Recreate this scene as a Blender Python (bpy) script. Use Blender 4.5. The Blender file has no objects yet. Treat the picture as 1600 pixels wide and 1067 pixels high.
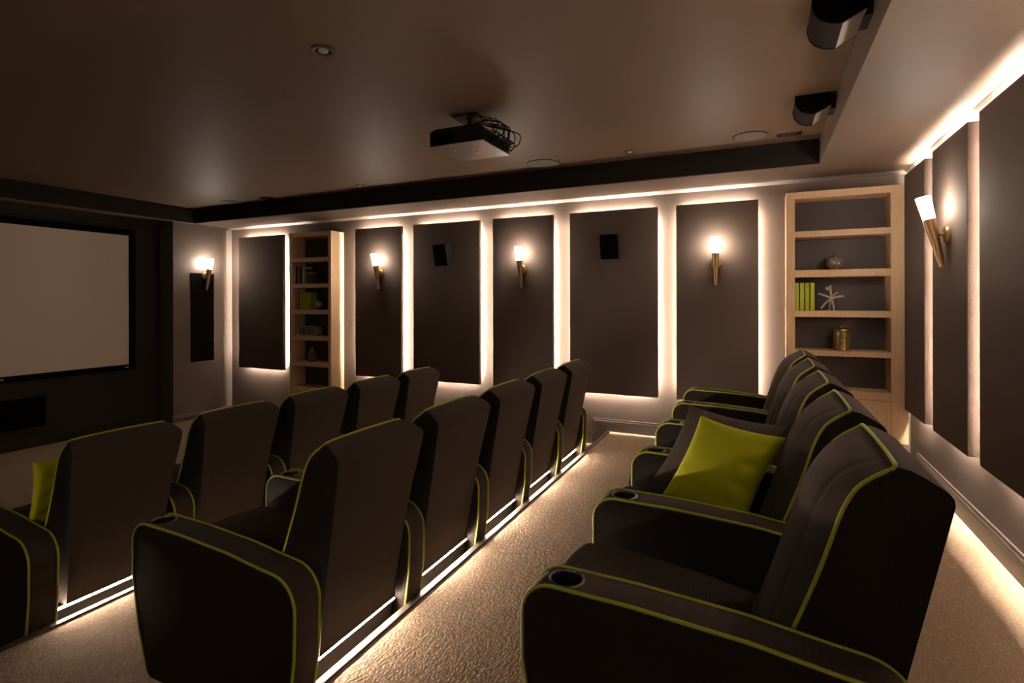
import bpy, bmesh, math, random
from mathutils import Vector, Matrix
random.seed(7)
S = bpy.context.scene
COL = S.collection
PI = math.pi

# ------------------------------------------------------------------ camera
YAW, ROLL, FPX, HOR = .4345, -.0022, 834.04, 469.0
cam = bpy.data.cameras.new('camera')
cam.sensor_width = 36.0
cam.lens = 36.0*FPX/1600.0
cam.shift_y = -(533.5-HOR)/1600.0
cam.clip_start = .02
co = bpy.data.objects.new('camera', cam)
COL.objects.link(co)
fw = Vector((-math.sin(YAW), math.cos(YAW), 0))
rt = Vector((math.cos(YAW), math.sin(YAW), 0))
up = Vector((0, 0, 1))
r2 = rt*math.cos(ROLL)+up*math.sin(ROLL)
u2 = up*math.cos(ROLL)-rt*math.sin(ROLL)
M = Matrix((r2, u2, -fw)).transposed().to_4x4()
M.translation = Vector((0, 0, 1.415))
co.matrix_world = M
S.camera = co

# ------------------------------------------------------------------ materials
def mat(name, color, rough=.6, metal=0., spec=.5, bump=None, sheen=0., mottle=None, coat=0.):
    m = bpy.data.materials.new(name); m.use_nodes = True
    nt = m.node_tree; b = nt.nodes['Principled BSDF']
    b.inputs['Base Color'].default_value = (*color, 1)
    b.inputs['Roughness'].default_value = rough
    b.inputs['Metallic'].default_value = metal
    b.inputs['Specular IOR Level'].default_value = spec
    if sheen:
        b.inputs['Sheen Weight'].default_value = sheen
        b.inputs['Sheen Roughness'].default_value = .45; b.inputs['Sheen Tint'].default_value = (1., .8, .66, 1)
    if coat: b.inputs['Coat Weight'].default_value = coat
    tc = nt.nodes.new('ShaderNodeTexCoord')
    if mottle:
        sc, amt = mottle
        n = nt.nodes.new('ShaderNodeTexNoise'); n.inputs['Scale'].default_value = sc; n.inputs['Detail'].default_value = 4
        nt.links.new(tc.outputs['Object'], n.inputs['Vector'])
        r = nt.nodes.new('ShaderNodeValToRGB')
        r.color_ramp.elements[0].position = .3; r.color_ramp.elements[1].position = .7
        r.color_ramp.elements[0].color = (*[c*(1-amt) for c in color], 1)
        r.color_ramp.elements[1].color = (*[min(1, c*(1+amt)) for c in color], 1)
        nt.links.new(n.outputs['Fac'], r.inputs['Fac']); nt.links.new(r.outputs['Color'], b.inputs['Base Color'])
    if bump:
        kind, sc, st, dist = bump
        if kind == 'voronoi':
            t = nt.nodes.new('ShaderNodeTexVoronoi'); t.inputs['Scale'].default_value = sc; out = t.outputs['Distance']
        else:
            t = nt.nodes.new('ShaderNodeTexNoise'); t.inputs['Scale'].default_value = sc; t.inputs['Detail'].default_value = 3; out = t.outputs['Fac']
        nt.links.new(tc.outputs['Object'], t.inputs['Vector'])
        bp = nt.nodes.new('ShaderNodeBump'); bp.inputs['Strength'].default_value = st; bp.inputs['Distance'].default_value = dist
        nt.links.new(out, bp.inputs['Height']); nt.links.new(bp.outputs['Normal'], b.inputs['Normal'])
    return m

def weave(name, color, sc, st, rough=.85, amt=.25, sheen=0.):
    """cloth woven on two crossed threads, the same along every axis"""
    m = mat(name, color, rough, spec=.25, sheen=sheen)
    nt = m.node_tree; b = nt.nodes['Principled BSDF']
    tc = nt.nodes.new('ShaderNodeTexCoord')
    outs = []
    for ax in (0, 1, 2):
        mp = nt.nodes.new('ShaderNodeSeparateXYZ'); nt.links.new(tc.outputs['Object'], mp.inputs[0])
        mu = nt.nodes.new('ShaderNodeMath'); mu.operation = 'MULTIPLY'; mu.inputs[1].default_value = sc
        nt.links.new(mp.outputs[ax], mu.inputs[0])
        sn = nt.nodes.new('ShaderNodeMath'); sn.operation = 'SINE'; nt.links.new(mu.outputs[0], sn.inputs[0]); outs.append(sn)
    a = nt.nodes.new('ShaderNodeMath'); a.operation = 'ADD'; nt.links.new(outs[0].outputs[0], a.inputs[0]); nt.links.new(outs[1].outputs[0], a.inputs[1])
    c = nt.nodes.new('ShaderNodeMath'); c.operation = 'ADD'; nt.links.new(a.outputs[0], c.inputs[0]); nt.links.new(outs[2].outputs[0], c.inputs[1])
    n = nt.nodes.new('ShaderNodeTexNoise'); n.inputs['Scale'].default_value = 260; n.inputs['Detail'].default_value = 3
    nt.links.new(tc.outputs['Object'], n.inputs['Vector'])
    d = nt.nodes.new('ShaderNodeMath'); d.operation = 'MULTIPLY_ADD'; d.inputs[1].default_value = .18
    nt.links.new(c.outputs[0], d.inputs[0]); nt.links.new(n.outputs['Fac'], d.inputs[2])
    r = nt.nodes.new('ShaderNodeValToRGB')
    r.color_ramp.elements[0].position = .2; r.color_ramp.elements[1].position = .85
    r.color_ramp.elements[0].color = (*[x*(1-amt) for x in color], 1); r.color_ramp.elements[1].color = (*[x*(1+amt) for x in color], 1)
    nt.links.new(d.outputs[0], r.inputs['Fac']); nt.links.new(r.outputs['Color'], b.inputs['Base Color'])
    bp = nt.nodes.new('ShaderNodeBump'); bp.inputs['Strength'].default_value = st; bp.inputs['Distance'].default_value = .0012
    nt.links.new(d.outputs[0], bp.inputs['Height']); nt.links.new(bp.outputs['Normal'], b.inputs['Normal'])
    return m

def carpet_mat():
    m = mat('loop_carpet', (.40, .285, .205), .95, spec=.1)
    nt = m.node_tree; b = nt.nodes['Principled BSDF']
    tc = nt.nodes.new('ShaderNodeTexCoord')
    v = nt.nodes.new('ShaderNodeTexVoronoi'); v.inputs['Scale'].default_value = 105
    n = nt.nodes.new('ShaderNodeTexNoise'); n.inputs['Scale'].default_value = 45; n.inputs['Detail'].default_value = 4
    mp = nt.nodes.new('ShaderNodeMapping'); mp.inputs['Scale'].default_value = (1, .62, 1); mp.inputs['Rotation'].default_value = (0, 0, .5)
    nt.links.new(tc.outputs['Object'], mp.inputs['Vector'])
    nt.links.new(mp.outputs[0], v.inputs['Vector']); nt.links.new(tc.outputs['Object'], n.inputs['Vector'])
    ad = nt.nodes.new('ShaderNodeMath'); ad.operation = 'MULTIPLY_ADD'; ad.inputs[1].default_value = -1.0
    nt.links.new(v.outputs['Distance'], ad.inputs[0]); nt.links.new(n.outputs['Fac'], ad.inputs[2])
    r = nt.nodes.new('ShaderNodeValToRGB')
    r.color_ramp.elements[0].position = -.0; r.color_ramp.elements[1].position = .6
    r.color_ramp.elements[0].color = (.44, .33, .23, 1); r.color_ramp.elements[1].color = (.67, .525, .37, 1)
    nt.links.new(ad.outputs[0], r.inputs['Fac']); nt.links.new(r.outputs['Color'], b.inputs['Base Color'])
    bp = nt.nodes.new('ShaderNodeBump'); bp.inputs['Strength'].default_value = .55; bp.inputs['Distance'].default_value = .005
    nt.links.new(ad.outputs[0], bp.inputs['Height']); nt.links.new(bp.outputs['Normal'], b.inputs['Normal'])
    return m

def wood_mat(name, c1, c2, rough=.5):
    m = mat(name, c1, rough, spec=.35)
    nt = m.node_tree; b = nt.nodes['Principled BSDF']
    tc = nt.nodes.new('ShaderNodeTexCoord')
    mp = nt.nodes.new('ShaderNodeMapping'); mp.inputs['Scale'].default_value = (30, 30, 1.6)
    n = nt.nodes.new('ShaderNodeTexNoise'); n.inputs['Scale'].default_value = 2.2; n.inputs['Detail'].default_value = 6; n.inputs['Roughness'].default_value = .62
    nt.links.new(tc.outputs['Object'], mp.inputs[0]); nt.links.new(mp.outputs[0], n.inputs['Vector'])
    r = nt.nodes.new('ShaderNodeValToRGB')
    r.color_ramp.elements[0].position = .35; r.color_ramp.elements[1].position = .68
    r.color_ramp.elements[0].color = (*c2, 1); r.color_ramp.elements[1].color = (*c1, 1)
    nt.links.new(n.outputs['Fac'], r.inputs['Fac']); nt.links.new(r.outputs['Color'], b.inputs['Base Color'])
    return m

def emit(name, color, strength):
    m = bpy.data.materials.new(name); m.use_nodes = True
    nt = m.node_tree; nt.nodes.clear()
    e = nt.nodes.new('ShaderNodeEmission'); e.inputs['Color'].default_value = (*color, 1); e.inputs['Strength'].default_value = strength
    o = nt.nodes.new('ShaderNodeOutputMaterial'); nt.links.new(e.outputs[0], o.inputs['Surface'])
    return m

WARM = (1.0, .79, .62)
PANEL_LED = 400.0
CHAIR_LED = 430.0
SHADE = 85.0
MT = dict(
    wall=mat('brown_wall_paint', (.125, .098, .082), .45, spec=.35, mottle=(1.5, .03)),
    screen_wall=mat('dark_screen_wall_paint', (.028, .022, .018), .75, spec=.15, mottle=(1.5, .04)),
    ceiling=mat('brown_ceiling_paint', (.165, .108, .069), .55, spec=.2, mottle=(1.2, .03)),
    soffit=mat('brown_soffit_paint', (.135, .098, .073), .6, spec=.3),
    fascia=mat('dark_tray_face', (.020, .016, .0135), .7, spec=.1),
    trim=mat('satin_trim_paint', (.20, .165, .148), .38, spec=.5),
    baseboard=mat('baseboard_paint', (.085, .068, .06), .33, spec=.55),
    carpet=carpet_mat(),
    nosing=mat('pale_nosing_metal', (.095, .078, .066), .5, spec=.3),
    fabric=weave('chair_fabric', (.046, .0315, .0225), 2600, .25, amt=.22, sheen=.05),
    fabric_darker=weave('chair_fabric_darker', (.017, .0118, .0088), 2600, .2, amt=.2, sheen=.03),  # darker copy of the chair cloth, for side-facing faces and the footrest
    kick=mat('dark_kick_panel', (.010, .008, .007), .5),
    piping=mat('lime_piping', (.40, .43, .035), .5, spec=.4),
    cup=mat('black_cup_plastic', (.008, .008, .008), .3),
    cupring=mat('grey_cup_ring', (.17, .16, .155), .28, metal=.75),
    panel=weave('acoustic_cloth', (.094, .068, .054), 1150, .8, amt=.3),
    batten=mat('black_batten', (.02, .018, .016), .8),
    led=emit('led_strip_glow', WARM, PANEL_LED),
    led_rear=emit('rear_led_strip_glow', WARM, PANEL_LED*1.15),
    chairled=emit('chair_led_glow', WARM, CHAIR_LED),
    shade=emit('frosted_shade_glow', (1., .84, .70), SHADE),
    brass=mat('aged_brass', (.42, .265, .115), .38, metal=.85),
    brass_hi=mat('polished_brass_edge', (.90, .68, .42), .4, metal=.5),
    oak=wood_mat('pale_oak', (.78, .53, .32), (.69, .455, .262)),
    case_back=mat('dark_case_back', (.042, .032, .026), .55),
    screen=mat('matt_white_screen', (.86, .72, .60), .9, spec=.1),
    black=mat('black_velvet', (.003, .003, .003), .9, spec=.05),
    black_gloss=mat('black_gloss_plastic', (.007, .007, .007), .25),
    black_cloth=mat('black_speaker_cloth', (.003, .0027, .0023), .9, spec=.05, bump=('noise', 900, .3, .001)),
    grey_side=mat('grey_speaker_side', (.030, .026, .023), .6, spec=.15),
    lit_facet=mat('lit_speaker_facet', (.30, .25, .21), .5),  # paler colour stands in for rear-wall light on the slanted underside
    dark_brown=mat('dark_brown_speaker_cloth', (.020, .0155, .0125), .9, spec=.1),
    silver=mat('brushed_silver', (.55, .53, .50), .3, metal=1.),
    proj_plate=mat('grey_projector_plate', (.34, .30, .27), .38, metal=.55),
    lime=mat('lime_cloth_cover', (.42, .49, .018), .6, mottle=(20, .1)),
    lime_pillow=weave('lime_velvet', (.52, .53, .011), 3200, .15, amt=.08, sheen=.25),
    grey_pillow=weave('taupe_wool', (.105, .083, .072), 1500, .8, amt=.45),
    paper=mat('page_paper', (.55, .5, .42), .9),
    bk_dark=mat('dark_book_cover', (.028, .022, .02), .6),
    bk_taupe=mat('taupe_book_cover', (.36, .30, .265), .6),
    bk_pale=mat('pale_book_cover', (.62, .53, .48), .6),
    floral=mat('floral_tin', (.10, .075, .066), .45, mottle=(38, .9)),
    grille=mat('ceiling_speaker_grille', (.15, .115, .09), .7, bump=('voronoi', 500, .3, .001)),
    bronze=mat('bronze_ring', (.09, .07, .058), .4, metal=.4),
    lamp_off=mat('unlit_lamp_glass', (.62, .56, .5), .3),
    driftwood=mat('bleached_driftwood', (.46, .39, .35), .75, mottle=(60, .25)),
    antique=mat('antique_gold', (.40, .29, .12), .38, metal=.85, mottle=(45, .5)),
    fretwork=mat('fretwork_silver', (.46, .40, .35), .35, metal=.8, bump=('voronoi', 60, 1., .01), mottle=(70, .7)),
    glass=mat('smoked_glass', (.10, .10, .10), .08, spec=.8),
)
gl = MT['glass'].node_tree.nodes['Principled BSDF']
gl.inputs['Transmission Weight'].default_value = .85
gl.inputs['Base Color'].default_value = (.75, .78, .76, 1)
gl.inputs['IOR'].default_value = 1.3

# ------------------------------------------------------------------ mesh helpers
def box(bm, x0, x1, y0, y1, z0, z1):
    v = [bm.verts.new(p) for p in ((x0, y0, z0), (x1, y0, z0), (x1, y1, z0), (x0, y1, z0), (x0, y0, z1), (x1, y0, z1), (x1, y1, z1), (x0, y1, z1))]
    fs = [bm.faces.new([v[i] for i in f]) for f in ((3, 2, 1, 0), (4, 5, 6, 7), (0, 1, 5, 4), (1, 2, 6, 5), (2, 3, 7, 6), (3, 0, 4, 7))]
    return v, fs

def bbox(x0, x1, y0, y1, z0, z1, bev=0., seg=2):
    bm = bmesh.new(); box(bm, x0, x1, y0, y1, z0, z1)
    if bev: bmesh.ops.bevel(bm, geom=bm.edges[:], offset=bev, segments=seg, profile=.5, affect='EDGES')
    return bm

def prism(bm, pts, axis, a, b):
    """extrude a closed 2-D outline; axis 'y': pts are (x,z), 'z': (x,y), 'x': (y,z)"""
    def P(p, t): return (p[0], t, p[1]) if axis == 'y' else ((p[0], p[1], t) if axis == 'z' else (t, p[0], p[1]))
    A = [bm.verts.new(P(p, a)) for p in pts]; B = [bm.verts.new(P(p, b)) for p in pts]
    n = len(pts)
    bm.faces.new(A); bm.faces.new(B[::-1])
    for i in range(n): bm.faces.new((A[i], B[i], B[(i+1) % n], A[(i+1) % n]))
    bmesh.ops.recalc_face_normals(bm, faces=bm.faces[:])

def tube(bm, pts, r, seg=8, closed=False, caps=True):
    pts = [Vector(p) for p in pts]; n = len(pts)
    rr = r if isinstance(r, (list, tuple)) else [r]*n
    rings = []; prev = None
    for i, p in enumerate(pts):
        if closed: t = (pts[(i+1) % n]-pts[i-1])
        else: t = pts[min(i+1, n-1)]-pts[max(i-1, 0)]
        t.normalize()
        if prev is None:
            a = Vector((0, 0, 1)) if abs(t.z) < .9 else Vector((1, 0, 0))
            x = t.cross(a).normalized()
        else:
            x = (prev-t*prev.dot(t)).normalized()
        prev = x; y = t.cross(x)
        rings.append([bm.verts.new(p+(x*math.cos(2*PI*k/seg)+y*math.sin(2*PI*k/seg))*rr[i]) for k in range(seg)])
    m = n if closed else n-1
    for i in range(m):
        A, B = rings[i], rings[(i+1) % n]
        for k in range(seg): bm.faces.new((A[k], A[(k+1) % seg], B[(k+1) % seg], B[k]))
    if not closed and caps:
        bm.faces.new(rings[0][::-1]); bm.faces.new(rings[-1])

def lathe(bm, prof, c, seg=24, T=None):
    """revolve (r,z) about the vertical axis through c; T: optional 4x4 applied after"""
    rings = []
    for r, z in prof:
        if r < 1e-6: rings.append([bm.verts.new((c[0], c[1], c[2]+z))])
        else: rings.append([bm.verts.new((c[0]+r*math.cos(2*PI*k/seg), c[1]+r*math.sin(2*PI*k/seg), c[2]+z)) for k in range(seg)])
    for A, B in zip(rings, rings[1:]):
        for k in range(seg):
            q = (k+1) % seg
            if len(A) == 1 and len(B) == 1: continue
            if len(A) == 1: bm.faces.new((A[0], B[q], B[k]))
            elif len(B) == 1: bm.faces.new((A[k], A[q], B[0]))
            else: bm.faces.new((A[k], A[q], B[q], B[k]))
    if T is not None:
        bmesh.ops.transform(bm, matrix=T, verts=[v for R in rings for v in R])

def obj(name, bm, m, parent=None, smooth=None):
    bmesh.ops.recalc_face_normals(bm, faces=bm.faces[:])
    me = bpy.data.meshes.new(name); bm.to_mesh(me); bm.free()
    me.materials.append(MT[m] if isinstance(m, str) else m)
    if smooth is not None:
        me.polygons.foreach_set('use_smooth', [True]*len(me.polygons))
        me.set_sharp_from_angle(angle=math.radians(smooth))
    o = bpy.data.objects.new(name, me); COL.objects.link(o)
    if parent: o.parent = parent
    return o

def tag(o, label=None, cat=None, group=None, kind=None):
    if label: o['label'] = label
    if cat: o['category'] = cat
    if group: o['group'] = group
    if kind: o['kind'] = kind
    return o

def thing(name, label, cat, loc=(0, 0, 0), rz=0., group=None):
    o = bpy.data.objects.new(name, None); o.empty_display_size = .1; COL.objects.link(o)
    o.location = loc; o.rotation_euler = (0, 0, rz)
    return tag(o, label, cat, group)

def dup(o, parent=None):
    c = o.copy(); COL.objects.link(c)
    if parent: c.parent = parent
    for ch in list(o.children): dup(ch, c)
    return c

def struct(name, bm, m, smooth=None):
    return tag(obj(name, bm, m, None, smooth), kind='structure')

def catmull(pts, n):
    P = [Vector(p) for p in pts]; P = [2*P[0]-P[1]]+P+[2*P[-1]-P[-2]]
    out = []
    segs = len(P)-3
    for i in range(n):
        t = i/(n-1)*segs; k = min(int(t), segs-1); t -= k
        a, b, c, d = P[k:k+4]
        out.append(.5*((2*b)+(c-a)*t+(2*a-5*b+4*c-d)*t*t+(3*b-a-3*c+d)*t**3))
    return out

def rounded(pts, seg=6):
    """closed 2-D outline with corner radii: (x,y,r)"""
    out = []; n = len(pts)
    for i, (x, y, r) in enumerate(pts):
        p = Vector((x, y))
        if r <= 0: out.append((x, y)); continue
        a = (Vector(pts[i-1][:2])-p); b = (Vector(pts[(i+1) % n][:2])-p)
        a.normalize(); b.normalize()
        half = a.angle(b)/2; d = r/math.tan(half)
        c = p+(a+b).normalized()*(r/math.sin(half))
        s, e = p+a*d-c, p+b*d-c
        a0 = math.atan2(s.y, s.x); a1 = math.atan2(e.y, e.x)
        da = (a1-a0+PI) % (2*PI)-PI
        for k in range(seg+1):
            t = a0+da*k/seg; out.append((c.x+r*math.cos(t), c.y+r*math.sin(t)))
    return out

# ------------------------------------------------------------------ room dimensions
YF = 5.66          # far wall
XR = 1.185         # rear wall (behind the last row)
XL = -7.45         # return wall beside the screen
XS = -7.75         # screen wall
YN = -1.0          # near side wall, behind the camera
ZS = 2.535         # soffit
ZC = 2.745         # ceiling
Z2, Z1 = -.15, -.30
E2, E1 = -1.485, -3.10      # platform edges

# floors
struct('floor', bbox(-8.2, E1, YN-.2, YF+.2, -.5, Z1), 'carpet')
struct('floor.001', bbox(E1, E2, YN-.2, YF+.2, -.5, Z2), 'carpet')
struct('floor.002', bbox(E2, 1.4, YN-.2, YF+.2, -.5, 0.), 'carpet')
for i, (x, z) in enumerate(((E2, 0.), (E1, Z2))):
    bm = bmesh.new()
    prism(bm, [(x-.012, z-.03), (x, z-.03), (x, z+.0), (x+.028, z), (x+.028, z+.004), (x+.024, z+.007), (x-.008, z+.007), (x-.012, z+.004)], 'y', YN, YF-.016)
    struct('trim_%d' % (i+1), bm, 'nosing')

# walls
struct('wall_far', bbox(XL-.5, XR+.2, YF, YF+.15, -.5, 2.9), 'wall')
struct('wall_rear', bbox(XR, XR+.15, YN-.2, YF, -.5, 2.9), 'wall')
struct('wall_near', bbox(-8.1, XR, YN-.15, YN, -.5, 2.9), 'wall')
struct('wall_screen', bbox(XS-.2, XS, YN, YF, -.5, 2.9), 'screen_wall')
bm = bbox(XS, XL, 4.783, YF, -.5, 2.9); struct('wall_return', bm, 'wall')
bm = bbox(XS, XL, YN, .85, -.5, 2.9); struct('wall_return.001', bm, 'wall')

# ceiling and tray
struct('ceiling', bbox(-8., 1.4, YN-.2, YF+.2, ZC, 2.95), 'ceiling')
bm = bmesh.new()
TX0, TX1, TY0, TY1 = -7.42, .45, -.45, 5.075
for a in ((-8., TX0, YN-.1, YF), (TX1, XR, YN-.1, YF), (TX0, TX1, TY1, YF), (TX0, TX1, YN-.1, TY0)):
    box(bm, a[0], a[1], a[2], a[3], ZS, ZC)
struct('ceiling.001', bm, 'soffit')

bm = bmesh.new()   # thin dark boards added over the tray's far and left faces
box(bm, TX0+.012, TX1, TY1-.012, TY1, ZS+.004, ZC); box(bm, TX0, TX0+.012, TY0, TY1, ZS+.004, ZC)
struct('trim_8', bm, 'fascia')
# crown trims: small splayed mouldings
bm = bmesh.new(); c = .03
prism(bm, [(YF, ZS-c), (YF, ZS), (YF-c, ZS), (YF-c, ZS-.004), (YF-.004, ZS-c)], 'x', XL, XR); struct('trim_3', bm, 'trim')
bm = bmesh.new(); c = .048
prism(bm, [(XR, ZS-c), (XR-.006, ZS-c), (XR-.018, ZS-c+.016), (XR-c+.004, ZS-.006), (XR-c, ZS), (XR, ZS)], 'y', YN, YF-.03); struct('trim_4', bm, 'wall')
bm = bmesh.new()
prism(bm, [(XL, YF), (XL, YF-.055), (XL+.006, YF-.055), (XL+.052, YF-.006), (XL+.052, YF)], 'z', Z1, ZS-.03); struct('trim_5', bm, 'trim')
bm = bmesh.new()   # stepped crown over the screen
prism(bm, [(XS, 2.425), (XS+.02, 2.425), (XS+.03, 2.45), (XS+.05, 2.46), (XS+.075, 2.505), (XS+.10, ZS), (XS, ZS)], 'y', .85, 4.783); struct('trim_6', bm, 'screen_wall')
bm = bmesh.new()
prism(bm, [(TX0-.03, ZS-.006), (TX0+.004, ZS-.006), (TX0+.004, ZS), (TX0-.03, ZS)], 'y', TY0, TY1); struct('trim_7', bm, 'trim')

# baseboards (profile against a wall: height h, stepped ogee at the top)
def bb_prof(sign, w, z0, h):
    t = .016
    return [(w, z0), (w-sign*t, z0), (w-sign*t, z0+h-.045), (w-sign*(t-.003), z0+h-.04), (w-sign*(t-.001), z0+h-.03),
            (w-sign*(t-.006), z0+h-.018), (w-sign*(t-.008), z0+h-.012), (w-sign*(t-.006), z0+h-.006), (w-sign*(t-.009), z0+h), (w, z0+h)]
bm = bmesh.new(); prism(bm, bb_prof(1, XR, 0, .15), 'y', YN, 5.41); struct('baseboard_rear', bm, 'baseboard')
def far_board(x0, x1, z0, h=.133):
    bm = bmesh.new(); prism(bm, bb_prof(1, YF, z0, h), 'x', x0, x1); return bm
struct('baseboard_far', far_board(-1.63, .2, 0), 'baseboard')
bm = bmesh.new()   # end return down to the lower tier
prism(bm, [(YF, .133), (YF-.016, .123), (YF-.016, -.02), (YF, -.02)], 'x', -1.65, -1.63); struct('baseboard_far.001', bm, 'baseboard')
struct('baseboard_far.002', far_board(-3.2, -1.65, Z2), 'baseboard')
struct('baseboard_far.003', far_board(-5.12, -3.2, Z1), 'baseboard')
struct('baseboard_far.004', far_board(XL+.05, -5.96, Z1, .11), 'baseboard')
bm = bmesh.new(); prism(bm, bb_prof(-1, XL, Z1, .11), 'y', 4.767, YF-.056); struct('baseboard_return', bm, 'baseboard')
bm = bmesh.new(); prism(bm, bb_prof(-1, XS, Z1, .11), 'y', .85, 4.783); struct('baseboard_screen', bm, 'screen_wall')

# ------------------------------------------------------------------ acoustic panels (local: origin at bottom centre on the wall, front faces -Y)
def acoustic_panel(w, h, label, loc, rz, group, insets, back=-.04, glow='led'):
    t = thing('acoustic_panel', label, 'wall panel', loc, rz, group)
    bm = bbox(-w/2, w/2, -.092, back, 0, h, .005, 3)
    obj('cloth_board', bm, 'panel', t, 40)
    bt, bb, bs = insets
    obj('mounting_batten', bbox(-w/2+bs+.012, w/2-bs-.012, back, -.0005, bb+.012, h-bt-.012), 'batten', t)
    d0, d1 = (back+.003, back+.015) if glow == 'led_rear' else (back+.001, back+.008)
    e = .045
    obj('led_strip', bbox(-w/2+bs, -w/2+bs+.010, d0, d1, e+.04, h-e-.04), glow, t)
    obj('led_strip', bbox(w/2-bs-.010, w/2-bs, d0, d1, e+.04, h-e-.04), glow, t)
    obj('led_strip', bbox(-w/2+.07, w/2-.07, d0, d1, h-bt-.010, h-bt), glow, t)
    obj('led_strip', bbox(-w/2+.07, w/2-.07, d0, d1, bb, bb+.010), glow, t)
    return t
FP = [(-7.128, -6.213, 'dark cloth wall panel left of the tall bookcase, next to the screen end'),
      (-4.885, -4.139, 'dark cloth wall panel with a sconce just right of the narrow bookcase'),
      (-3.954, -3.010, 'dark cloth wall panel with the angled black speaker, between the two left sconce panels'),
      (-2.832, -2.083, 'dark cloth wall panel carrying the middle sconce of the long wall'),
      (-1.887, -.946, 'wide dark cloth wall panel with the black speaker, left of the rightmost sconce panel'),
      (-.762, -.010, 'dark cloth wall panel with a sconce beside the wide bookcase')]
for x0, x1, lab in FP:
    acoustic_panel(x1-x0, 1.95, lab, ((x0+x1)/2, YF, .415), 0, 'backlit panels on the long wall', (.035, .045, .045))
RP = [(4.815, 5.404, 'dark cloth wall panel on the rear wall beside the wide bookcase'),
      (3.926, 4.614, 'dark cloth wall panel on the rear wall carrying the large sconce'),
      (3.02, 3.738, 'dark cloth wall panel at the right edge of the view'),
      (2.12, 2.81, 'added unseen dark cloth wall panel on the rear wall behind the chair nearest the camera'),  # out of view, added so its strips brighten the rear aisle
      (1.21, 1.90, 'added unseen dark cloth wall panel on the rear wall closest to the near wall')]  # also out of view, added for more light on the aisle
for y0, y1, lab in RP:
    acoustic_panel(y1-y0, 1.945, lab, (XR, (y0+y1)/2, .50), -PI/2, 'backlit panels on the rear wall', (.010, .042, .05), -.027, 'led_rear')

# ------------------------------------------------------------------ wall sconces (local: origin at plate centre on the panel face, front -Y)
def sconce_parts(t):
    bm = bmesh.new()
    T = Matrix.Rotation(PI/2, 4, 'X')
    lathe(bm, [(0, .024), (.040, .024), (.048, .021), (.053, .014), (.055, .004), (.055, 0), (0, 0)], (0, 0, 0), 32, T)
    obj('back_plate', bm, 'brass', t, 40)
    bm = bmesh.new(); tube(bm, [(0, -.02, 0), (0, -.066, .005)], .011, 12); obj('arm', bm, 'brass', t, 40)
    tip = Vector((0, -.030, -.208)); top = Vector((0, -.132, .245))
    ax = (top-tip).normalized(); side = Vector((1, 0, 0)); fr = ax.cross(side).normalized()
    if fr.y > 0: fr = -fr
    L = (top-tip).length; Lb = L*.685
    bm = bmesh.new(); rings = []
    for k in range(9):
        s = k/8; c = tip+ax*(Lb*s+.012*0)
        rx = .014+.021*s; ry = .015+.021*s
        ring = []
        for q in range(20):
            a = 2*PI*q/20
            d = math.sin(a)
            f = d*ry
            if f > ry*.82: f = ry*.82            # the front is cut to a flat facet
            off = 0.
            if k == 0: off = (.028 if d < 0 else 0.)*(-d)
            ring.append(bm.verts.new(c+side*(math.cos(a)*rx)+fr*f+ax*off))
        rings.append(ring)
    for A, B in zip(rings, rings[1:]):
        for q in range(20): bm.faces.new((A[q], A[(q+1) % 20], B[(q+1) % 20], B[q]))
    bm.faces.new(rings[0][::-1]); bm.faces.new(rings[-1])
    body = obj('torch_body', bm, 'brass', t, 50)
    for sg in (-1, 1):
        bm = bmesh.new()
        tube(bm, [tip+fr*.0123+side*sg*.0068+ax*.004, tip+ax*(Lb*.5)+fr*.0209+side*sg*.0125, tip+ax*Lb+fr*.0295+side*sg*.019], .0036, 8)
        obj('edge_rod', bm, 'brass_hi', body, 40)
    bm = bmesh.new(); rings = []
    prof = [(.0, .0), (.030, 0), (.033, .004), (.041, .97), (.0385, 1.0), (.0, 1.0)]
    Ls = L-Lb
    for r, s in prof:
        c = tip+ax*(Lb+.001+Ls*s)
        if r == 0: rings.append([bm.verts.new(c)])
        else: rings.append([bm.verts.new(c+side*math.cos(2*PI*q/24)*r+fr*math.sin(2*PI*q/24)*r) for q in range(24)])
    for A, B in zip(rings, rings[1:]):
        for q in range(24):
            n = (q+1) % 24
            if len(A) == 1: bm.faces.new((A[0], B[q], B[n]))
            elif len(B) == 1: bm.faces.new((A[q], A[n], B[0]))
            else: bm.faces.new((A[q], A[n], B[n], B[q]))
    obj('glass_shade', bm, 'shade', t, 40)
SC = [((-.386, 5.57, 1.768), 0, 'lit brass torch sconce on the panel beside the wide bookcase'),
      ((-2.45, 5.57, 1.765), 0, 'lit brass torch sconce in the middle of the long panelled wall'),
      ((-4.465, 5.57, 1.765), 0, 'lit brass torch sconce just right of the narrow bookcase'),
      ((XL, 5.254, 1.785), PI/2, 'lit brass torch sconce over the tall black panel near the screen'),
      ((1.093, 4.262, 1.83), -PI/2, 'largest lit brass torch sconce, on the rear wall at right'),
      ((1.093, 2.465, 1.83), -PI/2, 'added unseen brass torch sconce on the rear wall behind the chair nearest the camera'),  # unseen sconce added to brighten the rear aisle and chair tops
      ((-2.45, YN, 1.765), PI, 'added unseen brass torch fill sconce at the middle of the near wall behind the camera'),  # this and the next are unseen lamps added as fill light
      ((-.386, YN, 1.768), PI, 'added unseen brass torch fill sconce on the near wall behind the camera, rear chairs end')]
t0 = None
for loc, rz, lab in SC:
    if t0 is None:
        t0 = thing('wall_sconce', lab, 'wall lamp', loc, rz, 'brass torch sconces'); sconce_parts(t0)
    else:
        t = dup(t0); t.location = loc; t.rotation_euler = (0, 0, rz); t['label'] = lab

EPS = .0006
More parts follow.
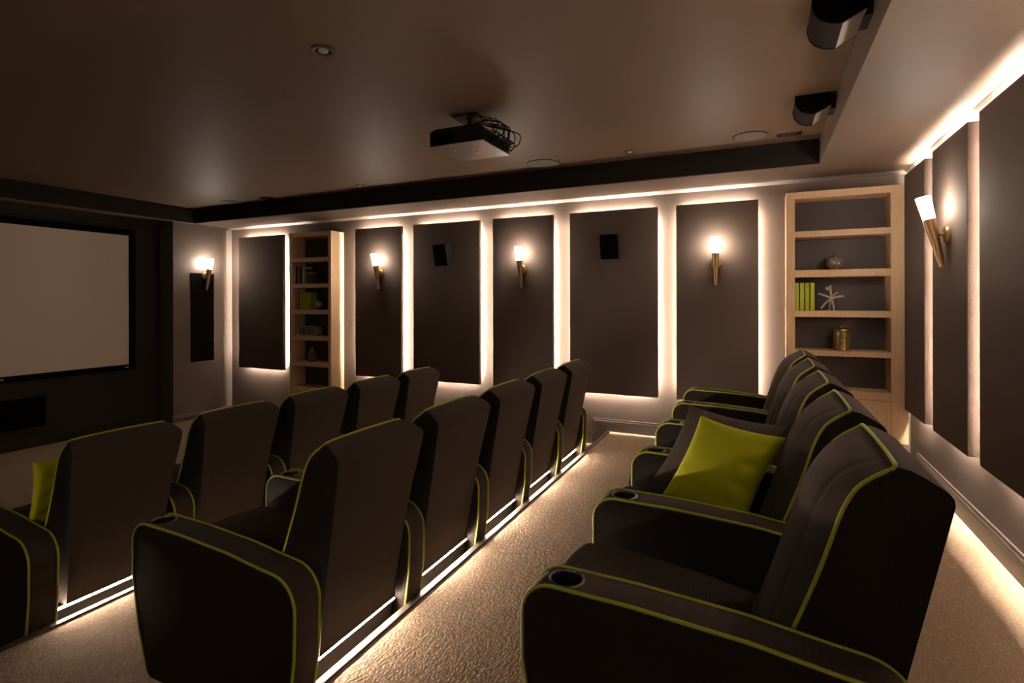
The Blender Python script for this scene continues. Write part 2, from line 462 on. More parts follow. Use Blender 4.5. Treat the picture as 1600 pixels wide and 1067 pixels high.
# ------------------------------------------------------------------ bookcases
KB = 5.41/5.36
def kz(z): return 1.415+(z-1.415)*KB
def bookcase(name, label, xo0, xi0, xi1, xo1, ztop, zopen, shelves, zbot, zfloor, doors):
    y0, y1 = 5.41, 5.655
    t = thing(name, label, 'bookcase', ((xo0+xo1)/2, 5.53, zfloor))
    ox, oy, oz = (xo0+xo1)/2, 5.53, zfloor
    def B(nm, x0, x1, ya, yb, z0, z1, m='oak', bev=.0015, par=t):
        return obj(nm, bbox(x0-ox, x1-ox, ya-oy, yb-oy, z0-oz, z1-oz, bev, 1), m, par, 30)
    B('side_panel', xo0, xi0, y0, y1, zbot, ztop); B('side_panel', xi1, xo1, y0, y1, zbot, ztop)
    B('top_rail', xi0, xi1, y0, y1, zopen, ztop)
    B('back_panel', xi0, xi1, y1-.012, y1, zbot, zopen, 'case_back', 0)
    for a, b in shelves: B('shelf', xi0, xi1, y0+.002, y1-.012, b, a)
    zt = shelves[-1][1]
    B('bottom_board', xi0, xi1, y0+.002, y1-.012, zbot, zbot+.02)
    n = doors; w = (xi1-xi0)/n
    for k in range(n):
        B('door', xi0+w*k+.002, xi0+w*(k+1)-.002, y0+.001, y0+.02, zbot+.004, zt-.004)
    B('plinth', xo0+.03, xo1-.03, y0+.04, y1, zfloor, zbot, 'kick', 0)
    return t, B
Lsh = [(kz(a), kz(b)) for a, b in ((1.994, 1.937), (1.642, 1.589), (1.291, 1.233), (.940, .881), (.589, .530), (.250, .195))]
tl, B = bookcase('tall_bookcase', 'narrow pale oak bookcase with a lit side, towards the screen end of the long wall',
                 -5.910, -5.856, -5.207, -5.156, kz(2.337), kz(2.276), Lsh, -.22, Z1, 2)
Rsh = [(kz(a), kz(b)) for a, b in ((2.018, 1.965), (1.675, 1.613), (1.317, 1.262), (.971, .923), (.632, .565))]
tr, B = bookcase('tall_bookcase', 'wide pale oak bookcase in the corner behind the rear chairs',
                 .219, .287, 1.000, 1.120, kz(2.366), kz(2.306), Rsh, .205, 0., 2)

# ---- things on the wide bookcase
zs2, zs3, zs4 = Rsh[1][0], Rsh[2][0], Rsh[3][0]
t = thing('ornament_ball', 'round fretwork silver ornament on the second shelf of the wide bookcase', 'ornament', (.605, 5.5, zs2+EPS))
bm = bmesh.new(); bmesh.ops.create_uvsphere(bm, u_segments=32, v_segments=18, radius=1.)
bmesh.ops.scale(bm, vec=(.070, .070, .062), verts=bm.verts[:]); bmesh.ops.translate(bm, vec=(0, 0, .064), verts=bm.verts[:])
obj('fretwork_body', bm, 'fretwork', t, 60)
bm = bmesh.new(); lathe(bm, [(0, .148), (.007, .146), (.009, .140), (.014, .134), (.016, .124), (0, .124)], (0, 0, 0), 16); obj('stopper', bm, 'antique', t, 40)
bm = bmesh.new(); lathe(bm, [(0, .0), (.032, 0), (.034, .004), (.026, .008), (0, .008)], (0, 0, 0), 20); obj('foot', bm, 'antique', t, 40)

def book(name, label, cat, loc, w, d, h, cover, group, rz=0., tilt=0.):
    t = thing(name, label, cat, loc, rz, group)
    t.rotation_euler = (0, tilt, rz)
    bm = bmesh.new()
    box(bm, 0, .003, 0, d, 0, h); box(bm, w-.003, w, 0, d, 0, h); box(bm, .003, w-.003, 0, .003, 0, h)
    obj('cover', bm, cover, t)
    obj('page_block', bbox(.003, w-.003, .003, d-.004, .003, h-.004), 'paper', t)
    return t
xs = [.290, .3305, .371, .4115]
names = ['lime green book at the left end of the row on the wide bookcase', 'second lime green book from the left on the wide bookcase',
         'third lime green book from the left on the wide bookcase', 'lime green book nearest the star ornament on the wide bookcase']
for x, lab in zip(xs, names):
    book('lime_book', lab, 'book', (x, 5.45, zs3+EPS), .0315, .17, .248, 'lime', 'lime books on the wide bookcase')

t = thing('star_ornament', 'bleached wooden star ornament beside the lime books', 'ornament', (.58, 5.49, zs3+EPS))
c0 = Vector((0, 0, .108))
for i, e in enumerate([(-.105, -.03, .150), (-.012, -.02, .222), (.088, -.03, .128), (-.088, -.04, .020), (.014, -.045, .004), (-.016, .05, .004), (.05, .055, .16)]):
    e = Vector(e); bm = bmesh.new()
    m_ = c0.lerp(e, .5)+Vector((random.uniform(-.006, .006), 0, .006))
    tube(bm, [c0, m_, e], [.0105, .0095, .008], 8); obj('arm', bm, 'driftwood', t, 50)
bm = bmesh.new(); bmesh.ops.create_uvsphere(bm, u_segments=14, v_segments=8, radius=.017); bmesh.ops.translate(bm, vec=(-.034, -.01, .196), verts=bm.verts[:])
obj('knot', bm, 'driftwood', t, 60)

t = thing('lidded_jar', 'gold slatted lidded jar on the fourth shelf of the wide bookcase', 'jar', (.657, 5.5, zs4+EPS))
bm = bmesh.new(); lathe(bm, [(0, 0), (.060, 0), (.063, .006), (.060, .014), (.060, .160), (.063, .166), (.060, .17), (0, .17)], (0, 0, 0), 28); jb = obj('body', bm, 'antique', t, 40)
for k in range(16):
    a = 2*PI*k/16; bm = bmesh.new()
    tube(bm, [(.062*math.cos(a), .062*math.sin(a), .012), (.064*math.cos(a+.06), .064*math.sin(a+.06), .09), (.062*math.cos(a), .062*math.sin(a), .164)], .0036, 6)
    obj('slat', bm, 'antique', jb, 50)
bm = bmesh.new(); lathe(bm, [(.0, .17), (.066, .17), (.069, .176), (.066, .186), (.045, .196), (.014, .199), (.010, .205), (.014, .212), (.008, .219), (0, .220)], (0, 0, 0), 28)
obj('lid', bm, 'antique', t, 40)

# ---- things on the narrow bookcase
s2, s3, s4, s5 = Lsh[1][0], Lsh[2][0], Lsh[3][0], Lsh[4][0]
bkx = -5.845
for i, (w, h, cv, lab) in enumerate([(.028, .25, 'bk_dark', 'dark thin book at the left end of the upper row on the narrow bookcase'),
                                     (.024, .248, 'bk_taupe', 'taupe book second from left in the upper row on the narrow bookcase'),
                                     (.034, .24, 'bk_dark', 'thick dark book in the middle of the upper row on the narrow bookcase'),
                                     (.030, .242, 'bk_pale', 'pale book next to the patterned tin on the narrow bookcase')]):
    book('upright_book', lab, 'book', (bkx, 5.46, s2+EPS), w, .16, h, cv, 'books in the upper row of the narrow bookcase')
    bkx += w+.012
t = thing('patterned_tin', 'dark patterned tin beside the books on the narrow bookcase', 'tin', (-5.615, 5.52, s2+EPS))
obj('body', bbox(-.055, .055, -.05, .05, 0, .165, .006, 2), 'floral', t, 40)
obj('lid', bbox(-.058, .058, -.053, .053, .165, .205, .008, 2), 'bk_dark', t, 40)
obj('band', bbox(-.0565, .0565, -.0515, .0515, .135, .16, .004, 1), 'bk_taupe', t, 40)
gx = -5.765
for k, lab in enumerate(['lime green book at the left end of the row on the narrow bookcase', 'second lime green book from the left on the narrow bookcase',
                         'third lime green book from the left on the narrow bookcase', 'lime green book nearest the little ball on the narrow bookcase']):
    book('lime_book', lab, 'book', (gx, 5.46, s3+EPS), .035, .15, .236, 'lime', 'lime books on the narrow bookcase')
    gx += .0435
t = thing('ornament_ball', 'small fretwork ball on a foot beside lime books on the narrow bookcase', 'ornament', (-5.46, 5.50, s3+EPS))
bm = bmesh.new(); bmesh.ops.create_uvsphere(bm, u_segments=24, v_segments=14, radius=.05); bmesh.ops.translate(bm, vec=(0, 0, .075), verts=bm.verts[:])
obj('fretwork_body', bm, 'fretwork', t, 60)
bm = bmesh.new(); lathe(bm, [(0, 0), (.030, 0), (.030, .006), (.012, .014), (.012, .03), (0, .03)], (0, 0, 0), 20); obj('foot', bm, 'bk_dark', t, 40)

t = thing('glass_casket', 'low glass casket with silver rims on the narrow bookcase', 'box', (-5.62, 5.52, s4+EPS))
obj('base_tray', bbox(-.14, .15, -.06, .06, 0, .010, .003, 1), 'silver', t, 30)
bm = bbox(-.125, .145, -.055, .055, .010, .12, .004, 1); obj('glass_body', bm, 'glass', t, 30)
obj('lid_rim', bbox(-.128, .148, -.058, .058, .12, .128, .002, 1), 'silver', t, 30)
bm = bmesh.new(); lathe(bm, [(0, .15), (.008, .147), (.010, .14), (.005, .132), (.010, .128), (0, .128)], (0, 0, 0), 14); obj('knob', bm, 'silver', t, 40)
for sx in (-.122, .142):
    for sy in (-.052, .052):
        obj('corner_post', bbox(sx-.004, sx+.004, sy-.004, sy+.004, .01, .12), 'silver', t)
t = thing('silver_figurine', 'slim silver figurine left of the glass casket on the narrow bookcase', 'figurine', (-5.805, 5.46, s4+EPS))
bm = bmesh.new(); lathe(bm, [(0, .165), (.012, .160), (.016, .148), (.011, .136), (.008, .128), (.022, .112), (.018, .085), (.012, .06), (.02, .03), (.026, .012), (.028, 0), (0, 0)], (0, 0, 0), 18)
obj('figure', bm, 'silver', t, 60)
t = thing('glass_jar', 'clear faceted glass jar with lid alone on a shelf of the narrow bookcase', 'jar', (-5.583, 5.5, s5+EPS))
bm = bmesh.new(); lathe(bm, [(0, 0), (.05, 0), (.062, .02), (.066, .06), (.058, .11), (.040, .128), (.040, .138), (.034, .138), (.034, .126), (.052, .108), (.059, .06), (.054, .022), (0, .010)], (0, 0, 0), 12)
obj('body', bm, 'glass', t)
bm = bmesh.new(); lathe(bm, [(.0, .139), (.046, .139), (.046, .146), (.03, .165), (.014, .172), (.012, .18), (.017, .19), (.010, .203), (0, .206)], (0, 0, 0), 16)
obj('lid', bm, 'silver', t, 40)

# ------------------------------------------------------------------ cinema chairs
# local: X towards the back (chair faces -X), Y across from the near arm's outer face, Z up from the floor
AW, SW = .122, .66
def arm_outline():
    return rounded([(-.500, .012, .03), (-.560, .20, .2), (-.600, .42, .2), (-.600, .640, .085), (-.30, .634, 0), (-.02, .616, .4), (.16, .592, .4),
                    (.328, .575, .115), (.322, .30, .1), (.296, .12, .1), (.290, .012, .02)], 7)
def darken_sides(me):  # faces turned sideways take the darker copy of the cloth
    me.materials.append(MT['fabric_darker'])
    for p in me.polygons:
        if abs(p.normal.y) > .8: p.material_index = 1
def arm_bm():
    bm = bmesh.new(); prism(bm, arm_outline(), 'y', 0, AW)
    es = [e for e in bm.edges if abs(e.verts[0].co.y-e.verts[1].co.y) < 1e-6]
    bmesh.ops.bevel(bm, geom=es, offset=.006, segments=2, profile=.5, affect='EDGES')
    return bm
CUPX, CUPY = -.490, .061
def arm_with_hole():
    bm = arm_bm()
    me = bpy.data.meshes.new('armrest'); bmesh.ops.recalc_face_normals(bm, faces=bm.faces[:]); bm.to_mesh(me); bm.free()
    bc = bmesh.new(); lathe(bc, [(0, .53), (.0445, .53), (.0445, .70), (0, .70)], (CUPX, CUPY, 0), 32)
    bmesh.ops.recalc_face_normals(bc, faces=bc.faces[:])
    mc = bpy.data.meshes.new('cut'); bc.to_mesh(mc); bc.free()
    oa = bpy.data.objects.new('a', me); ob = bpy.data.objects.new('b', mc)
    COL.objects.link(oa); COL.objects.link(ob)
    md = oa.modifiers.new('cut', 'BOOLEAN'); md.object = ob; md.operation = 'DIFFERENCE'; md.solver = 'EXACT'
    bpy.context.view_layer.update()
    dg = bpy.context.evaluated_depsgraph_get()
    new = bpy.data.meshes.new_from_object(oa.evaluated_get(dg))
    bpy.data.objects.remove(oa); bpy.data.objects.remove(ob)
    bpy.data.meshes.remove(mc)
    new.name = 'armrest'
    new.materials.clear(); new.materials.append(MT['fabric'])
    new.polygons.foreach_set('material_index', [0]*len(new.polygons)); darken_sides(new)
    new.polygons.foreach_set('use_smooth', [True]*len(new.polygons)); new.set_sharp_from_angle(angle=math.radians(35))
    return new
ARM_ME = arm_with_hole()
RPIPE = .0053
def arm_part(parent, y0):
    o = bpy.data.objects.new('armrest', ARM_ME); COL.objects.link(o); o.parent = parent; o.location = (0, y0, 0)
    ol = arm_outline()
    # piping follows the outline from the front foot over the top to the back foot
    i0 = min(range(len(ol)), key=lambda i: (ol[i][0]+.508)**2+(ol[i][1]-.03)**2)
    path = ol[i0:]
    path = [p for p in path if p[1] > .02]
    path = [path[0]]+[b for a, b in zip(path, path[1:]) if (Vector(a)-Vector(b)).length > .002]
    for y in (.003, AW-.003):
        bm = bmesh.new(); tube(bm, [(x, y, z) for x, z in path], RPIPE, 8); obj('piping', bm, 'piping', o, 60)
    bm = bmesh.new()
    cz = .6365
    lathe(bm, [(0, .545), (.036, .545), (.0415, .555), (.0425, cz-.004), (.0445, cz+.003)], (CUPX, CUPY, 0), 28)
    cp = obj('cup_holder', bm, 'cup', o, 50)
    bm = bmesh.new()
    lathe(bm, [(.0425, cz-.006), (.0425, cz+.002), (.045, cz+.0045), (.050, cz+.0035), (.0525, cz-.001), (.0525, cz-.006)], (CUPX, CUPY, 0), 32)
    obj('rim', bm, 'cupring', cp, 50)
    return o

FRONT = [(-.02, .36), (.02, .45), (.070, .560), (.102, .645), (.129, .720), (.153, .795), (.172, .858), (.190, .908), (.212, .950), (.238, .977), (.264, .996), (.288, 1.012)]
def yl(x): return .142+.040*max(0, min(1, (.40-x)/.12))
def yr(x, z): return .652+.034*max(0, (x-.30)/.09)*max(0, min(1, (z-.58)/.3))
def lean_x(z): return .255+.19*(z-.16)*1. if z < .9 else .255+.19*(z-.16)
def back_bm():
    fr = catmull([(x, 0, z) for x, z in FRONT], 44)
    top = [(.300, 1.0165), (.320, 1.014), (.345, 1.003), (.372, .987)]
    cor = [(.387, .977), (.395, .965), (.3965, .950)]
    bk = [(.3965-.155*(.95-z)/.79*1.0, z) for z in (.93, .86, .78, .70, .60, .50, .42, .34, .27, .215)]
    bot = [(.262, .192), (.252, .187), (.10, .187), (-.02, .22)]
    loop = [(p.x, p.z) for p in fr]+top+cor+bk+bot
    NU = 41; bm = bmesh.new(); rows = []
    for j in range(NU):
        u = j/(NU-1)
        # crowd samples around the two welt seams and the ends
        u = u+.0*math.sin(4*PI*u)
        d = abs(2*u-1); sh = 1-d**2.6
        row = []
        for i, (x, z) in enumerate(loop):
            y = yl(x)+(yr(x, z)-yl(x))*u
            dx = dz = 0
            if i < 44:
                s = i/43
                amp = .006+.056*max(0., math.sin(PI*min(1, .10+s*.93)))**.75
                groove = -.0055*math.exp(-((d-.60)/.035)**2)*(1 if s > .05 else 0)*(1-s**14)
                w = amp*sh+groove
                dx = -w*(1-.45*s**6); dz = w*.55*s**5
            elif i < 44+len(top):
                dz = .006*sh
            elif i >= 44+len(top)+2 and i < 44+len(top)+3+len(bk):
                dx = .004*sh
            row.append(bm.verts.new((x+dx, y, z+dz)))
        rows.append(row)
    n = len(loop)
    for A, B_ in zip(rows, rows[1:]):
        for i in range(n): bm.faces.new((A[i], A[(i+1) % n], B_[(i+1) % n], B_[i]))
    for R in (rows[0], rows[-1]):
        f = bm.faces.new(R)
    bmesh.ops.triangulate(bm, faces=[f for f in bm.faces if len(f.verts) > 4])
    return bm
def build_chair(two_arms, led, label, group):
    t = thing('cinema_chair', label, 'chair', (0, 0, 0), 0, group)
    arm_part(t, 0)
    if two_arms: arm_part(t, SW+.006)
    # seat cushion
    ol = rounded([(-.590, .21, .03), (-.648, .44, .05), (-.632, .478, .055), (-.50, .492, .1), (-.20, .452, .2), (.09, .395, .03), (.09, .21, .02)], 6)
    bm = bmesh.new(); NU = 17; rows = []
    for j in range(NU):
        u = j/(NU-1); d = abs(2*u-1); sh = (1-d**3.0)
        row = []
        for x, z in ol:
            k = max(0, (z-.36)/.13)
            row.append(bm.verts.new((x-(.014*sh if x < -.56 else 0), AW+.003+(SW-AW-.008)*u, z+(sh-1)*.012*min(1, k))))
        rows.append(row)
    for A, B_ in zip(rows, rows[1:]):
        for i in range(len(ol)): bm.faces.new((A[i], A[(i+1) % len(ol)], B_[(i+1) % len(ol)], B_[i]))
    bm.faces.new(rows[0]); bm.faces.new(rows[-1])
    obj('seat', bm, 'fabric', t, 50)
    # footrest panel and base
    obj('footrest', bbox(-.592, -.545, AW+.006, SW-.008, .055, .40, .012, 3), 'fabric_darker', t, 40)
    obj('base', bbox(-.54, .15, AW+.01, SW-.012, .0, .205), 'kick', t)
    obj('kick_panel', bbox(.222, .240, AW+.002, SW-.001, .0, .1865), 'kick', t)
    # backrest
    bo = obj('backrest', back_bm(), 'fabric', t, 38); darken_sides(bo.data)
    fr = catmull([(x, 0, z) for x, z in FRONT], 36)[3:]
    near = [(p.x, yl(p.x)+.001, p.z) for p in fr]
    far = [(p.x, yr(p.x, p.z)-.001, p.z) for p in fr][::-1]
    a = near[-1]; b = far[0]
    c1 = [(a[0]+.004, a[1]+.004, a[2]+.006), (a[0]+.006, a[1]+.014, a[2]+.008), (a[0]+.006, a[1]+.04, a[2]+.010)]
    mid = [(a[0]+.006, a[1]+(b[1]-a[1])*u, a[2]+.010+.004*math.sin(PI*u)) for u in (.2, .35, .5, .65, .8)]
    c2 = [(b[0]+.006, b[1]-.04, b[2]+.010), (b[0]+.006, b[1]-.014, b[2]+.008), (b[0]+.004, b[1]-.004, b[2]+.006)]
    bm = bmesh.new(); tube(bm, near+c1+mid+c2+far, RPIPE, 8); obj('piping', bm, 'piping', bo, 60)
    if led:
        lp = obj('led_channel', bbox(.240, .2575, AW+.004, SW-.002, .168, .1798), 'kick', t)
        obj('led_strip', bbox(.250, .2575, AW+.010, SW-.008, .1800, .1865), 'chairled', lp)
    return t
ORD = ['first', 'second', 'third', 'fourth', 'fifth']
ROWS = [  # name, x, y of the first near arm, pitch, floor z, labels
    ('chairs in the rear row', 0.0, 1.355, .7024, 0., False, [
        'brown cinema chair in the rear row, closest to the camera at lower right',
        'brown cinema chair in the rear row holding the grey and lime pillows',
        'brown cinema chair in the rear row just beyond the one holding pillows',
        'brown cinema chair second from the long wall in the rear row',
        'brown cinema chair at the far end of the rear row, beside the long wall']),
    ('chairs in the middle row', -1.80, 1.366, .673, Z2, True, [
        'brown cinema chair nearest the camera in the middle row, back and near arm large',
        'second brown cinema chair from the camera in the middle row, back turned',
        'third brown cinema chair in the middle row, centre one of five backs',
        'fourth brown cinema chair from the camera in the middle row',
        'brown cinema chair at the far end of the middle row, nearest the long wall']),
    ('chairs in the front row', -3.42, 1.305, .686, Z1, True, [
        'brown cinema chair in the front row with the lime pillow, at the left edge',
        'second brown cinema chair from the left in the front row',
        'third brown cinema chair in the front row, centre one of five backs',
        'fourth brown cinema chair from the left in the front row',
        'brown cinema chair at the far end of the front row, nearest the long wall'])]
proto = {}
for group, x, y, p, z, led, labs in ROWS:
    for k in range(5):
        key = (led, k == 4)
        if key not in proto:
            t = build_chair(k == 4, led, labs[k], group); proto[key] = t
        else:
            t = dup(proto[key]); t['label'] = labs[k]; t['group'] = group
        t.location = (x, y+k*p, z)

# ------------------------------------------------------------------ pillows from their four corners
def pillow(name, label, m, BL, BR, TL, TR, thick, seed, group=None):
    BL, BR, TL, TR = map(Vector, (BL, BR, TL, TR))
    c = (BL+BR+TL+TR)/4; U = ((BR-BL)+(TR-TL))/4; V = ((TL-BL)+(TR-BR))/4
    N = U.cross(V).normalized()
    rnd = random.Random(seed)
    ph = [rnd.uniform(0, 6.28) for _ in range(12)]
    n = 36; bm = bmesh.new()
    t = thing(name, label, 'pillow', c, 0, group)
    def surf(u, v, side):
        pinch = 1-.085*(1-v*v)
        pinch2 = 1-.075*(1-u*u)
        w = max(0, (1-u*u))**.45*max(0, (1-v*v))**.45
        h = thick/2*w
        # gathers radiating from the seams
        ed = max(abs(u), abs(v)); g = math.sin(9*v+ph[0])*math.sin(5*u+ph[1])+.7*math.sin(15*v+3*u+ph[2])
        h += .006*g*w*(ed**2)*(1 if seed != 8 else .4)
        h -= .020*math.exp(-((u-.70)/.20)**2)*(.5+.5*math.sin(13*v+2*u+ph[3]))**2*w*(1 if seed != 8 else .2)
        return U*(u*pinch)+V*(v*pinch2)+N*(h*side)
    idx = {}
    for side in (1, -1):
        for i in range(n+1):
            for j in range(n+1):
                # finer towards the seam
                u = math.sin((i/n-.5)*PI); v = math.sin((j/n-.5)*PI)
                edge = i in (0, n) or j in (0, n)
                if edge and side == -1: idx[(side, i, j)] = idx[(1, i, j)]; continue
                idx[(side, i, j)] = bm.verts.new(surf(u, v, side))
        for i in range(n):
            for j in range(n):
                q = [idx[(side, i, j)], idx[(side, i+1, j)], idx[(side, i+1, j+1)], idx[(side, i, j+1)]]
                bm.faces.new(q if side == 1 else q[::-1])
    seam = [surf(math.sin((i/n-.5)*PI), -1, 1) for i in range(n)]+[surf(1, math.sin((i/n-.5)*PI), 1) for i in range(n)] + \
           [surf(-math.sin((i/n-.5)*PI), 1, 1) for i in range(n)]+[surf(-1, -math.sin((i/n-.5)*PI), 1) for i in range(n)]
    sp = [seam[0]]
    for s_ in seam[1:]:
        if (s_-sp[-1]).length > .003: sp.append(s_)
    obj('cushion_cover', bm, m, t, 75)
    bm = bmesh.new(); tube(bm, sp, .0022, 6, closed=True); obj('seam', bm, m, t, 60)
    return t
pillow('lime_pillow', 'bright lime green pillow leaning on the grey pillow in the rear row', 'lime_pillow',
       (-.408, 2.520, .516), (-.060, 2.45, .468), (-.250, 2.64, .872), (.098, 2.57, .820), .15, 3)
pillow('taupe_pillow', 'taupe grey wool pillow behind the lime pillow in the rear row', 'grey_pillow',
       (-.488, 2.688, .522), (-.06, 2.65, .47), (-.310, 2.775, .890), (.105, 2.735, .832), .10, 8)
pillow('lime_pillow', 'lime green pillow peeping out from the front row chair at far left', 'lime_pillow',
       (-3.545, 1.87, .19), (-3.50, 1.475, .185), (-3.40, 1.86, .585), (-3.425, 1.455, .58), .12, 5)

# ------------------------------------------------------------------ screen end of the room
t = thing('projection_screen', 'large blank cinema screen with black frame on the end wall', 'screen', (XS, 2.8, .5))
def sb(nm, y0, y1, z0, z1, d0, d1, m, bev=0.): return obj(nm, bbox(d0, d1, y0-2.8, y1-2.8, z0-.5, z1-.5, bev, 1), m, t)
SY0, SY1, SZ0, SZ1 = 1.24, 4.36, .563, 2.298
sb('screen_fabric', SY0-.01, SY1+.01, SZ0-.01, SZ1+.01, .005, .02, 'screen')
for a in ((SY0-.08, SY0, SZ0-.072, SZ1+.078), (SY1, SY1+.08, SZ0-.072, SZ1+.078), (SY0, SY1, SZ0-.072, SZ0), (SY0, SY1, SZ1, SZ1+.078)):
    sb('frame', a[0], a[1], a[2], a[3], 0., .035, 'black')
sb('badge', 4.30, 4.355, SZ0-.042, SZ0-.028, .035, .037, 'silver')
sb('badge', 2.985, 3.035, SZ0-.04, SZ0-.024, .035, .037, 'silver')
t = thing('centre_speaker', 'wide black speaker panel under the cinema screen', 'speaker', (XS, 2.8, -.06))
obj('grille', bbox(.004, .02, -.634, .634, .0, .348), 'black', t)
obj('frame', bbox(0, .012, -.64, .64, -.006, .354), 'black_gloss', t)
t = thing('in_wall_speaker', 'tall black speaker panel in the wall below the sconce near the screen', 'speaker', (XL, 5.214, .53))
obj('grille', bbox(.004, .012, -.176, .176, .005, 1.285), 'black', t)
obj('frame', bbox(0, .008, -.182, .182, 0, 1.29), 'black_gloss', t)

# ------------------------------------------------------------------ small speakers on the panels
def panel_speaker(label, loc, rz):
    t = thing('wall_speaker', label, 'speaker', loc, rz, 'black speakers on the panels')
    # tilted cabinet: top leans out, bottom close to the bracket
    bm = bmesh.new()
    pts = [(-.150, .125), (-.148, .128), (-.022, .125), (-.022, -.105), (-.095, -.125), (-.098, -.122)]
    prism(bm, pts, 'x', -.105, .085)
    obj('cabinet', bm, 'grey_side', t, 30)
    bm = bmesh.new(); prism(bm, [(-.1515, .127), (-.1565, .126), (-.1045, -.124), (-.0995, -.125)], 'x', -.105, .085)
    obj('grille', bm, 'black_cloth', t, 30)
    obj('bracket', bbox(-.04, .03, -.022, 0, -.05, .06, .004, 1), 'black_gloss', t, 30)
    return t
panel_speaker('small black speaker tilted forward on the panel left of the middle sconce', (-3.455, 5.57, 1.955), -.12)
panel_speaker('small black speaker on the wide panel right of the middle sconce', (-1.405, 5.57, 1.965), -.0)

# ------------------------------------------------------------------ surround speakers on the tray side
def surround(label, y):
    t = thing('surround_speaker', label, 'speaker', (TX1, y, ZC), 0, 'surround speakers under the ceiling')
    ol = [(-.035, -.0), (-.235, -.0), (-.238, -.03), (-.228, -.07), (-.205, -.10), (-.17, -.121), (-.145, -.127), (-.120, -.128), (-.030, -.082)]
    bm = bmesh.new(); prism(bm, ol, 'y', .008, .262); obj('curved_cabinet', bm, 'dark_brown', t, 35)
    for a, b in ((0, .008), (.262, .27)):
        bm = bmesh.new(); prism(bm, [(x*1.01, z*1.015) for x, z in ol], 'y', a, b); obj('end_cap', bm, 'black', t)
    bm = bmesh.new(); prism(bm, [(-.119, -.1295), (-.031, -.0845), (-.033, -.081), (-.121, -.126)], 'y', .009, .261); obj('lit_facet', bm, 'lit_facet', t)
    obj('bracket', bbox(-.035, 0, .06, .21, -.09, -.01), 'black_gloss', t)
    return t
surround('curved dark surround speaker by the ceiling edge at top right', 2.70)
surround('curved dark surround speaker further along, near the ceiling vent', 3.95)

# ------------------------------------------------------------------ projector
t = thing('projector', 'black ceiling projector with a tangle of cables', 'projector', (-1.912, 3.41, ZC))
zb, zt = 2.50-ZC, 2.622-ZC
bm = bmesh.new()
prism(bm, rounded([(-.212, zb+.006, 0), (.212, zb+.006, 0), (.212, zt-.028, .01), (.17, zt, .01), (-.175, zt, .01), (-.212, zt-.018, .01)], 3), 'y', -.212, .212)
obj('body', bm, 'black_gloss', t, 35)
pl = obj('bottom_plate', bbox(-.2135, .2135, -.2135, .2135, zb, zb+.006, .001, 1), 'proj_plate', t)
for x, y in ((-.09, -.07), (.10, -.06), (.04, .03)):
    bm = bmesh.new(); lathe(bm, [(0, -.006), (.012, -.006), (.014, 0), (0, 0)], (x, y, zb), 16); obj('foot', bm, 'silver', pl, 40)
obj('side_grille', bbox(-.20, -.02, -.2165, -.212, zb+.02, zt-.03, .001, 1), 'black_cloth', t)
T = Matrix.Translation((-.212, -.05, (zb+zt)/2-.005)) @ Matrix.Rotation(-PI/2, 4, 'Y')
bm = bmesh.new(); lathe(bm, [(0, .0), (.045, 0), (.045, .022), (.036, .022), (.034, .012), (0, .010)], (0, 0, 0), 28, T); obj('lens', bm, 'glass', t, 40)
obj('mount_plate', bbox(-.10, .10, -.10, .10, -.012, 0), 'black_gloss', t)
bm = bmesh.new(); tube(bm, [(0, 0, -.012), (0, 0, zt+.018)], .022, 16); obj('mount_pole', bm, 'black_gloss', t, 40)
obj('mount_bracket', bbox(-.11, .15, -.15, .13, zt+.002, zt+.02, .004, 1), 'black_gloss', t)
obj('side_bracket', bbox(-.20, -.10, -.18, -.13, zt+.0, zt+.012), 'silver', t)
rnd = random.Random(4)
for k in range(9):
    y = -.19+.045*k
    out = .075+rnd.uniform(-.02, .03)
    pts = [(.0+rnd.uniform(-.03, .08), .0+rnd.uniform(-.05, .08), -.02), (.12, y*.5, zt+.06+rnd.uniform(0, .03)), (.212+out*.8, y+rnd.uniform(-.03, .03), zt+.025),
           (.212+out, y+rnd.uniform(-.04, .04), (zb+zt)/2+.02), (.212+out*.75, y+rnd.uniform(-.04, .04), zb+.045+rnd.uniform(-.02, .02)), (.214, y, zb+.05)]
    bm = bmesh.new(); tube(bm, catmull(pts, 26), .0045, 6); obj('cable', bm, 'black_gloss', t, 60)
for k in range(5):
    y = -.15+.07*k; bm = bmesh.new()
    cx_, cz_ = .245, zb+.055
    pts = [(cx_+.03*math.cos(a), y+.02*a/6.28*2+rnd.uniform(-.006, .006), cz_+.032*math.sin(a)) for a in [i*2*PI/14 for i in range(25)]]
    tube(bm, pts, .004, 6); obj('cable', bm, 'black_gloss', t, 60)

# ------------------------------------------------------------------ ceiling fittings
def ceil_disc(name, label, cat, x, y, r, group, grille='grille', ring='bronze'):
    t = thing(name, label, cat, (x, y, ZC), 0, group)
    bm = bmesh.new(); lathe(bm, [(r, 0), (r, -.004), (r-.004, -.007), (r-.010, -.006), (r-.010, 0)], (0, 0, 0), 40); obj('ring', bm, ring, t, 40)
    bm = bmesh.new(); lathe(bm, [(r-.010, -.002), (r-.012, -.006), (r*.4, -.009), (0, -.010)], (0, 0, 0), 40); obj('grille', bm, grille, t, 60)
    return t
G = 'round ceiling speakers'
ceil_disc('ceiling_speaker', 'round speaker grille in the ceiling right of the projector', 'speaker', -1.91, 4.845, .165, G)
ceil_disc('ceiling_speaker', 'round speaker grille in the ceiling beside the small oblong vent', 'speaker', -.068, 4.755, .135, G)
ceil_disc('ceiling_speaker', 'pale round speaker grille in the ceiling corner above the screen end', 'speaker', -6.47, 4.93, .125, G, 'nosing')
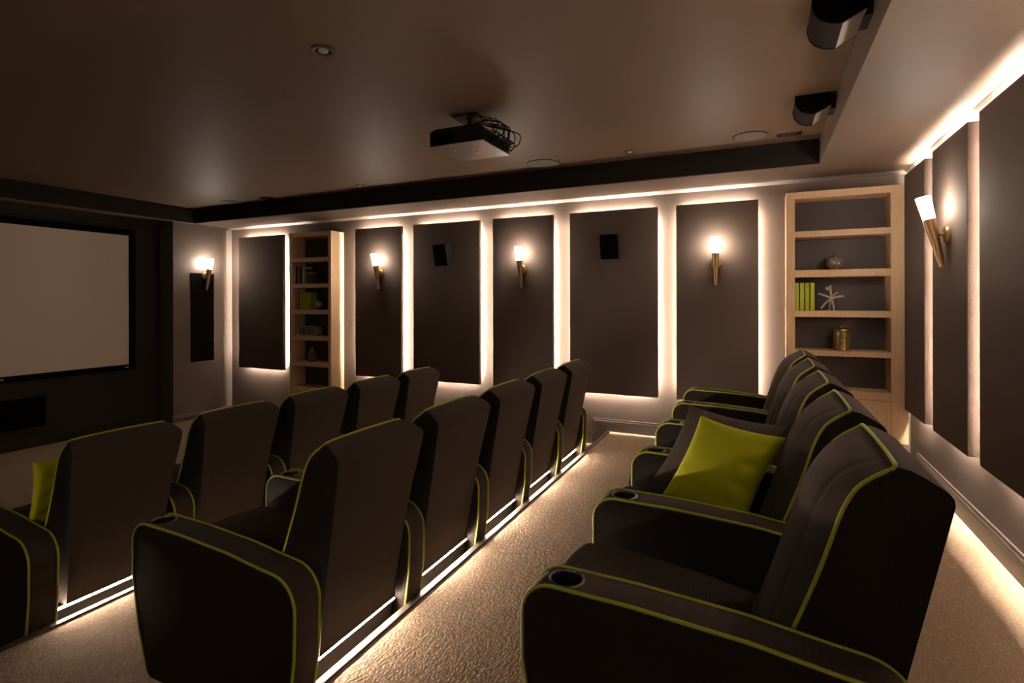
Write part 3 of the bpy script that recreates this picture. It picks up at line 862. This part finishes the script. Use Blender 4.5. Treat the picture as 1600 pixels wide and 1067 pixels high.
ceil_disc('ceiling_vent', 'dark round vent in the ceiling near the screen-end corner', 'vent', -5.775, 4.925, .105, None, 'black_cloth')
def downlight(label, x, y, r=.055):
    t = thing('downlight', label, 'ceiling lamp', (x, y, ZC), 0, 'small unlit ceiling downlights')
    bm = bmesh.new(); lathe(bm, [(r, 0), (r, -.005), (r-.004, -.008), (r*.66, -.006), (r*.62, .0), (r*.62, .0)], (0, 0, 0), 32); obj('bezel', bm, 'bronze', t, 40)
    bm = bmesh.new(); lathe(bm, [(r*.62, -.001), (r*.55, -.0005), (0, -.0005)], (0, 0, 0), 28); obj('recess', bm, 'black', t, 40)
    bm = bmesh.new(); lathe(bm, [(r*.45, -.0008), (r*.40, -.006), (r*.2, -.008), (0, -.0085)], (0, 0, 0), 24); obj('lamp', bm, 'lamp_off', t, 60)
downlight('small round downlight alone in the dark upper left ceiling', -2.104, 2.154, .062)
downlight('small round downlight in the ceiling above the narrow bookcase side', -4.198, 4.864)
downlight('small round downlight in the ceiling between two round speaker grilles', -1.055, 4.79)
t = thing('ceiling_vent', 'small oblong vent in the ceiling by the tray corner', 'vent', (.217, 4.83, ZC))
obj('frame', bbox(-.095, .095, -.045, .045, -.006, 0, .002, 1), 'bronze', t, 30)
obj('recess', bbox(-.082, .082, -.033, .033, -.0075, -.006), 'black', t)
for k in range(4): obj('louvre', bbox(-.07, .07, -.026+.016*k, -.018+.016*k, -.012, -.0075), 'silver', t)

# ------------------------------------------------------------------ world and colour
w = bpy.data.worlds.new('world'); S.world = w; w.use_nodes = True
w.node_tree.nodes['Background'].inputs[0].default_value = (.0, .0, .0, 1)
w.node_tree.nodes['Background'].inputs[1].default_value = 0.
S.view_settings.view_transform = 'Standard'; S.view_settings.look = 'None'
S.view_settings.exposure = 0.35; S.view_settings.gamma = 1.0
S.view_settings.use_curve_mapping = False
S.cycles.use_denoising = True
S.cycles.max_bounces = 10; S.cycles.diffuse_bounces = 6; S.cycles.glossy_bounces = 4
S.cycles.sample_clamp_indirect = 6.0
